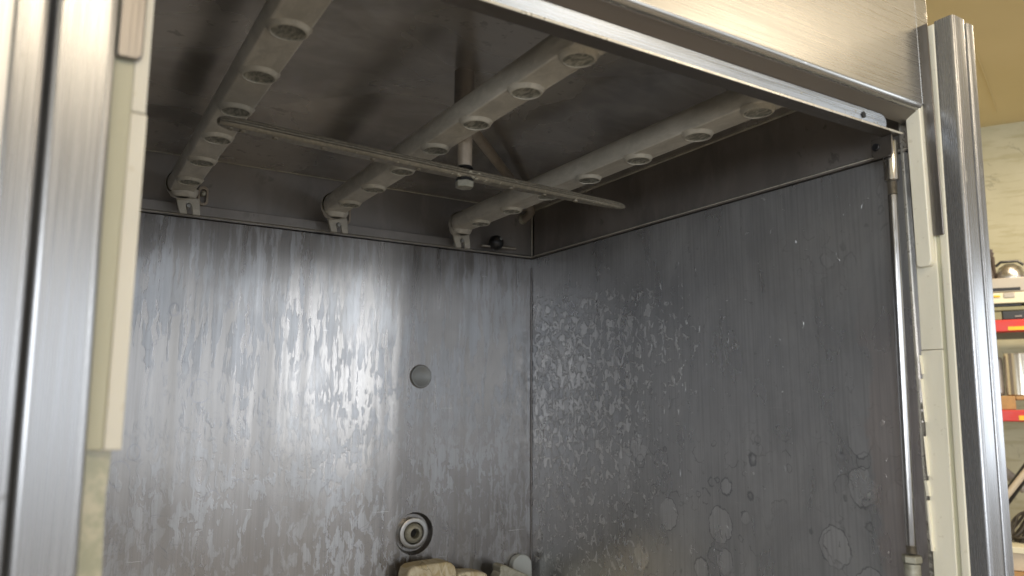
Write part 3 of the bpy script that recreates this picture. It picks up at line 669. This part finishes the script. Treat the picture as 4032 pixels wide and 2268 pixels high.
sc_ = slab('casting', [(1962, 2275), (1972, 2255), (1970, 2234), (1976, 2226), (1988, 2224), (2005, 2232), (2040, 2246), (2075, 2262), (2098, 2275)], -.058, -.030, MAT['nutscale'], 'limescaled grey casting with a sloping top at the bottom near the corner', 'casting')
t0, t1, tp = at(2015, 2240, 'y', -.012), at(2090, 2240, 'y', -.012), at(2052, 2183, 'y', -.012)
rr = (t1.x-t0.x)/2; cx = (t0.x+t1.x)/2
MAT['tab'] = simple('pale_grey_tab', (.42, .45, .45), .45, .1, .08, 50)
b = NB(); prism(b, [(cx-rr, -.42), (cx+rr, -.42)]+[(cx+rr*math.cos(math.radians(a)), tp.z-rr+rr*math.sin(math.radians(a))) for a in range(0, 181, 10)], 'y', -.016, -.001)
tb = obj('mounting_tab', b, MAT['tab'], base=(cx, -.001, -.42), bevel=.0015); tag(tb, 'pale grey round-topped tab standing against the back wall beside the corner', 'tab')

# ------------------------------------------------------------------ storage rack beyond the cabinet
RD = .62                                    # the rack front stands this far before the wall
P0 = W0-WN*RD
def rk(x, y):
    d = ray(x, y); t = (P0-CP).dot(WN)/d.dot(WN); p = CP+d*t; return (p-W0).dot(WU), p.z
def rbox(b, px0, px1, py0, py1, dep, off=0.):
    u0, _ = rk(px0, (py0+py1)/2); u1, _ = rk(px1, (py0+py1)/2); _, z1_ = rk(3980, py0); _, z0_ = rk(3980, py1)
    wbox(b, u0, u1, RD-off, RD-off-dep, z0_, z1_); return u0, u1, z0_, z1_
def rbase(px, py, off=0.):
    u, z_ = rk(px, py); return W0+WU*u-WN*(RD-off)+Vector((0, 0, z_))
MAT['red'] = simple('red_beam_paint', (.55, .035, .025), .4, 0, .1, 30); MAT['yel'] = simple('yellow_sticker', (.80, .48, .03), .5, 0, .1, 60)
MAT['cardb'] = simple('wood_block', (.42, .24, .10), .7, 0, .3, 60, .3); MAT['offw'] = simple('off_white_box', (.70, .66, .50), .5, 0, .05, 40)
MAT['silver'] = simple('silver_box', (.42, .38, .32), .4, .3, .08, 40); MAT['dkbox'] = simple('charcoal_box', (.03, .035, .04), .5); MAT['olive'] = simple('olive_board', (.25, .24, .14), .6, 0, .2, 40)
MAT['deck'] = simple('grey_rack_deck', (.22, .21, .20), .5, .2, .1, 20); MAT['cable'] = simple('dark_brown_cable', (.05, .04, .03), .5); MAT['wrap'] = simple('clear_wrap', (.36, .33, .30), .25, 0, .4, 25)
MAT['steelpan'] = brushed('steel_pan', (.55, .53, .50), (90, 90, 90), .3); MAT['strap'] = simple('pale_strap', (.55, .47, .36), .5)
X0, X1 = 3800, 4400
rack = thing('storage_rack', W0+WU*0.3-WN*RD+Vector((0, 0, -H)), 'storage rack with red beams against the cream wall, right of the steel door posts', 'storage rack')
for py0, py1, sx0, sx1 in ((1258, 1306, 3969, 4060), (1614, 1660, 4012, 4090)):
    b = NB(); u0, u1, za, zb = rbox(b, X0, X1, py0, py1, .05); bmb = obj('beam', b, MAT['red'], rack, bevel=.004)
    b = NB(); rbox(b, sx0, sx1, py0+28 if py0 < 1300 else py0+22, py1-6, .002, -.0025); obj('sticker', b, MAT['yel'], bmb)
    b = NB(); rbox(b, X0, X1, py0+10, py1-8, .50, .052); obj('shelf_deck', b, MAT['deck'], rack)
b = NB(); rbox(b, X0, X1, 2252, 2300, .55); obj('shelf_deck', b, MAT['cardb'], rack)
b = NB()
for px in (3790, 4330):
    u, _ = rk(px, 1300); wbox(b, u, u+.07, RD+.0, RD-.07, -H, .55)
    obj('upright', b, MAT['red'] if px > 4000 else MAT['deck'], rack); b = NB()
b.free()
def rthing(name, spec, label, cat):
    root = thing(name, rbase(*spec[0][1:3]), label, cat) if len(spec) > 1 else None
    for nm, px0, py1, px1, py0, dep, off, m in spec:
        b = NB(); rbox(b, px0, px1, py0, py1, dep, off)
        if root: obj(nm, b, m, root, bevel=.003)
        else: tag(obj(name, b, m, base=rbase(px0, py1, off), bevel=.003), label, cat)
rthing('silver_case', [('case_body', 3880, 1146, 4120, 1090, .3, .02, MAT['silver']), ('vent_slot', 3908, 1141, 4020, 1129, .004, .0165, MAT['black'])], 'dull silver case with a dark slot, topmost box on the rack\'s upper shelf', 'case')
rthing('white_case', [('case_body', 3880, 1192, 4120, 1149, .3, .012, MAT['offw']), ('label_plate', 3952, 1170, 3996, 1150, .003, .0085, MAT['silver']), ('yellow_label', 3912, 1167, 3939, 1159, .003, .0085, MAT['yel'])], 'off-white case with a yellow label, under the silver case', 'case')
rthing('black_tray', [('tray', 3885, 1205, 4026, 1193, .28, .02, MAT['black'])], 'thin black tray squeezed beneath the off-white case', 'tray')
rthing('olive_board', [('board', 3870, 1221, 4150, 1206, .32, .01, MAT['olive'])], 'thin olive green board lying on the charcoal box', 'board')
rthing('charcoal_box', [('box_body', 3948, 1257, 4140, 1222, .3, .012, MAT['dkbox']), ('box_label', 3996, 1249, 4026, 1242, .003, .0085, MAT['deck'])], 'charcoal box standing on the upper red beam', 'box')
rthing('olive_box', [('box_body', 3880, 1257, 3946, 1222, .3, .015, MAT['olive'])], 'small olive box left of the charcoal box on the upper shelf', 'box')
rthing('wooden_pallet', [('block', 3935, 1613, 4001, 1559, .3, .01, MAT['cardb']), ('board', 4001, 1575, 4150, 1560, .3, .012, MAT['cardb'])], 'orange-brown wooden pallet end on the lower red beam', 'pallet')
# steel cylinder on the pallet
ct = rbase(4010, 1558, .12); top = rk(3980, 1388)[1]
b = NB(); uA = rk(3965, 1480)[0]; uB = rk(4095, 1480)[0]; r = (uB-uA)/2; cc = W0+WU*((uA+uB)/2)-WN*(RD-.10)
zb_ = rk(3980, 1558)[1]; lathe(b, (cc.x, cc.y, zb_), (0, 0, 1), [(0, 0), (r*.92, 0), (r, .004), (r, top-zb_-.004), (r*1.02, top-zb_), (0, top-zb_)], 48)
tag(obj('steel_canister', b, brushed('steel_canister', (.78, .72, .60), (200, 200, 3), .22), base=(cc.x, cc.y, zb_)), 'shiny upright steel canister on the wooden pallet', 'canister')
b = NB(); rbox(b, 3900, 3962, 1400, 1557, .2, .10); tag(obj('wrapped_bundle', b, MAT['wrap'], base=rbase(3930, 1557, .1), bevel=.012), 'dull film-wrapped bundle left of the steel canister', 'bundle')
# oval lidded pan on top
cc = W0+WU*rk(3990, 1080)[0]-WN*(RD-.12); zz = rk(3990, 1089)[1]; ru = abs(rk(4045, 1080)[0]-rk(3935, 1080)[0])/2
b = NB(); hh = rk(3980, 1022)[1]-zz; lathe(b, (cc.x, cc.y, zz), (0, 0, 1), [(0, 0), (ru*1.15, 0), (ru*1.2, hh*.15), (ru*1.1, hh*.4), (ru*.9, hh*.75), (ru*.4, hh*.98), (0, hh)], 40)
pan = thing('lidded_pan', (cc.x, cc.y, zz), 'domed steel pan lid with a dark handle on the silver case', 'pan'); obj('pan_lid', b, MAT['steelpan'], pan)
b = NB(); tube(b, [(cc.x-WU.x*.05, cc.y-WU.y*.05, zz+hh*.9), (cc.x-WU.x*.03, cc.y-WU.y*.03, zz+hh*1.15), (cc.x+WU.x*.03, cc.y+WU.y*.03, zz+hh*1.15), (cc.x+WU.x*.05, cc.y+WU.y*.05, zz+hh*.9)], .006, 10); obj('handle', b, MAT['black'], pan)
# whisk-like tools left of the pan
b = NB(); tb_ = rbase(3915, 1089, .10)
for q in range(7):
    pts = [rbase(3905+q*4+random.uniform(-6, 6), 1089, .08+.01*q), rbase(3900+q*3+random.uniform(-8, 8), 1040, .08), rbase(3898+q*3+random.uniform(-6, 8), 972+q*6, .06)]
    tube(b, pts, random.uniform(.004, .008), 8)
tag(obj('metal_tools', b, simple('worn_tools', (.16, .13, .11), .4, .5, .6, 60), base=tb_), 'upright bundle of dark metal tools left of the steel pan lid', 'tools')
# lower shelf: folded metal stand, cable coil, pale crate
fs = thing('folded_stand', rbase(3985, 2040, .1), 'folded stand with pale and black tubes leaning above the cable coil', 'stand')
b = NB(); tube(b, [rbase(3940, 2010, .08), rbase(4080, 1820, .08)], .022, 12); obj('dark_tube', b, MAT['black'], fs)
b = NB(); tube(b, [rbase(3950, 1975, .03), rbase(4050, 1850, .03)], .012, 12); obj('pale_tube', b, MAT['strap'], fs)
b = NB(); tube(b, [rbase(3945, 1850, .2), rbase(4060, 1950, .2)], .02, 12); obj('cross_tube', b, MAT['wrap'], fs)
b = NB(); pts = []
cbs = W0+WU*rk(4045, 2100)[0]-WN*(RD-.15); zz = rk(3980, 2105)[1]; ru = abs(rk(4110, 2100)[0]-rk(3975, 2100)[0])/2
for i in range(220):
    a = i*.2; r = ru*(.75+.25*math.sin(i*.37)); pts.append((cbs.x+WU.x*r*math.cos(a)+WN.x*r*.6*math.sin(a), cbs.y+WU.y*r*math.cos(a)+WN.y*r*.6*math.sin(a), zz+.05*math.sin(a*1.02+.6)+.03*math.sin(i*.11)))
tube(b, pts, .0055, 8); tag(obj('cable_coil', b, MAT['cable'], base=(cbs.x, cbs.y, rk(3980, 2150)[1])), 'coiled dark cable on the pale crate at the lower right', 'cable')
rthing('pale_crate', [('crate_body', 3960, 2250, 4200, 2178, .35, .02, MAT['strap']), ('crate_rim', 3955, 2180, 4210, 2154, .37, .01, MAT['offw'])], 'pale crate with a thick rim under the cable coil', 'crate')
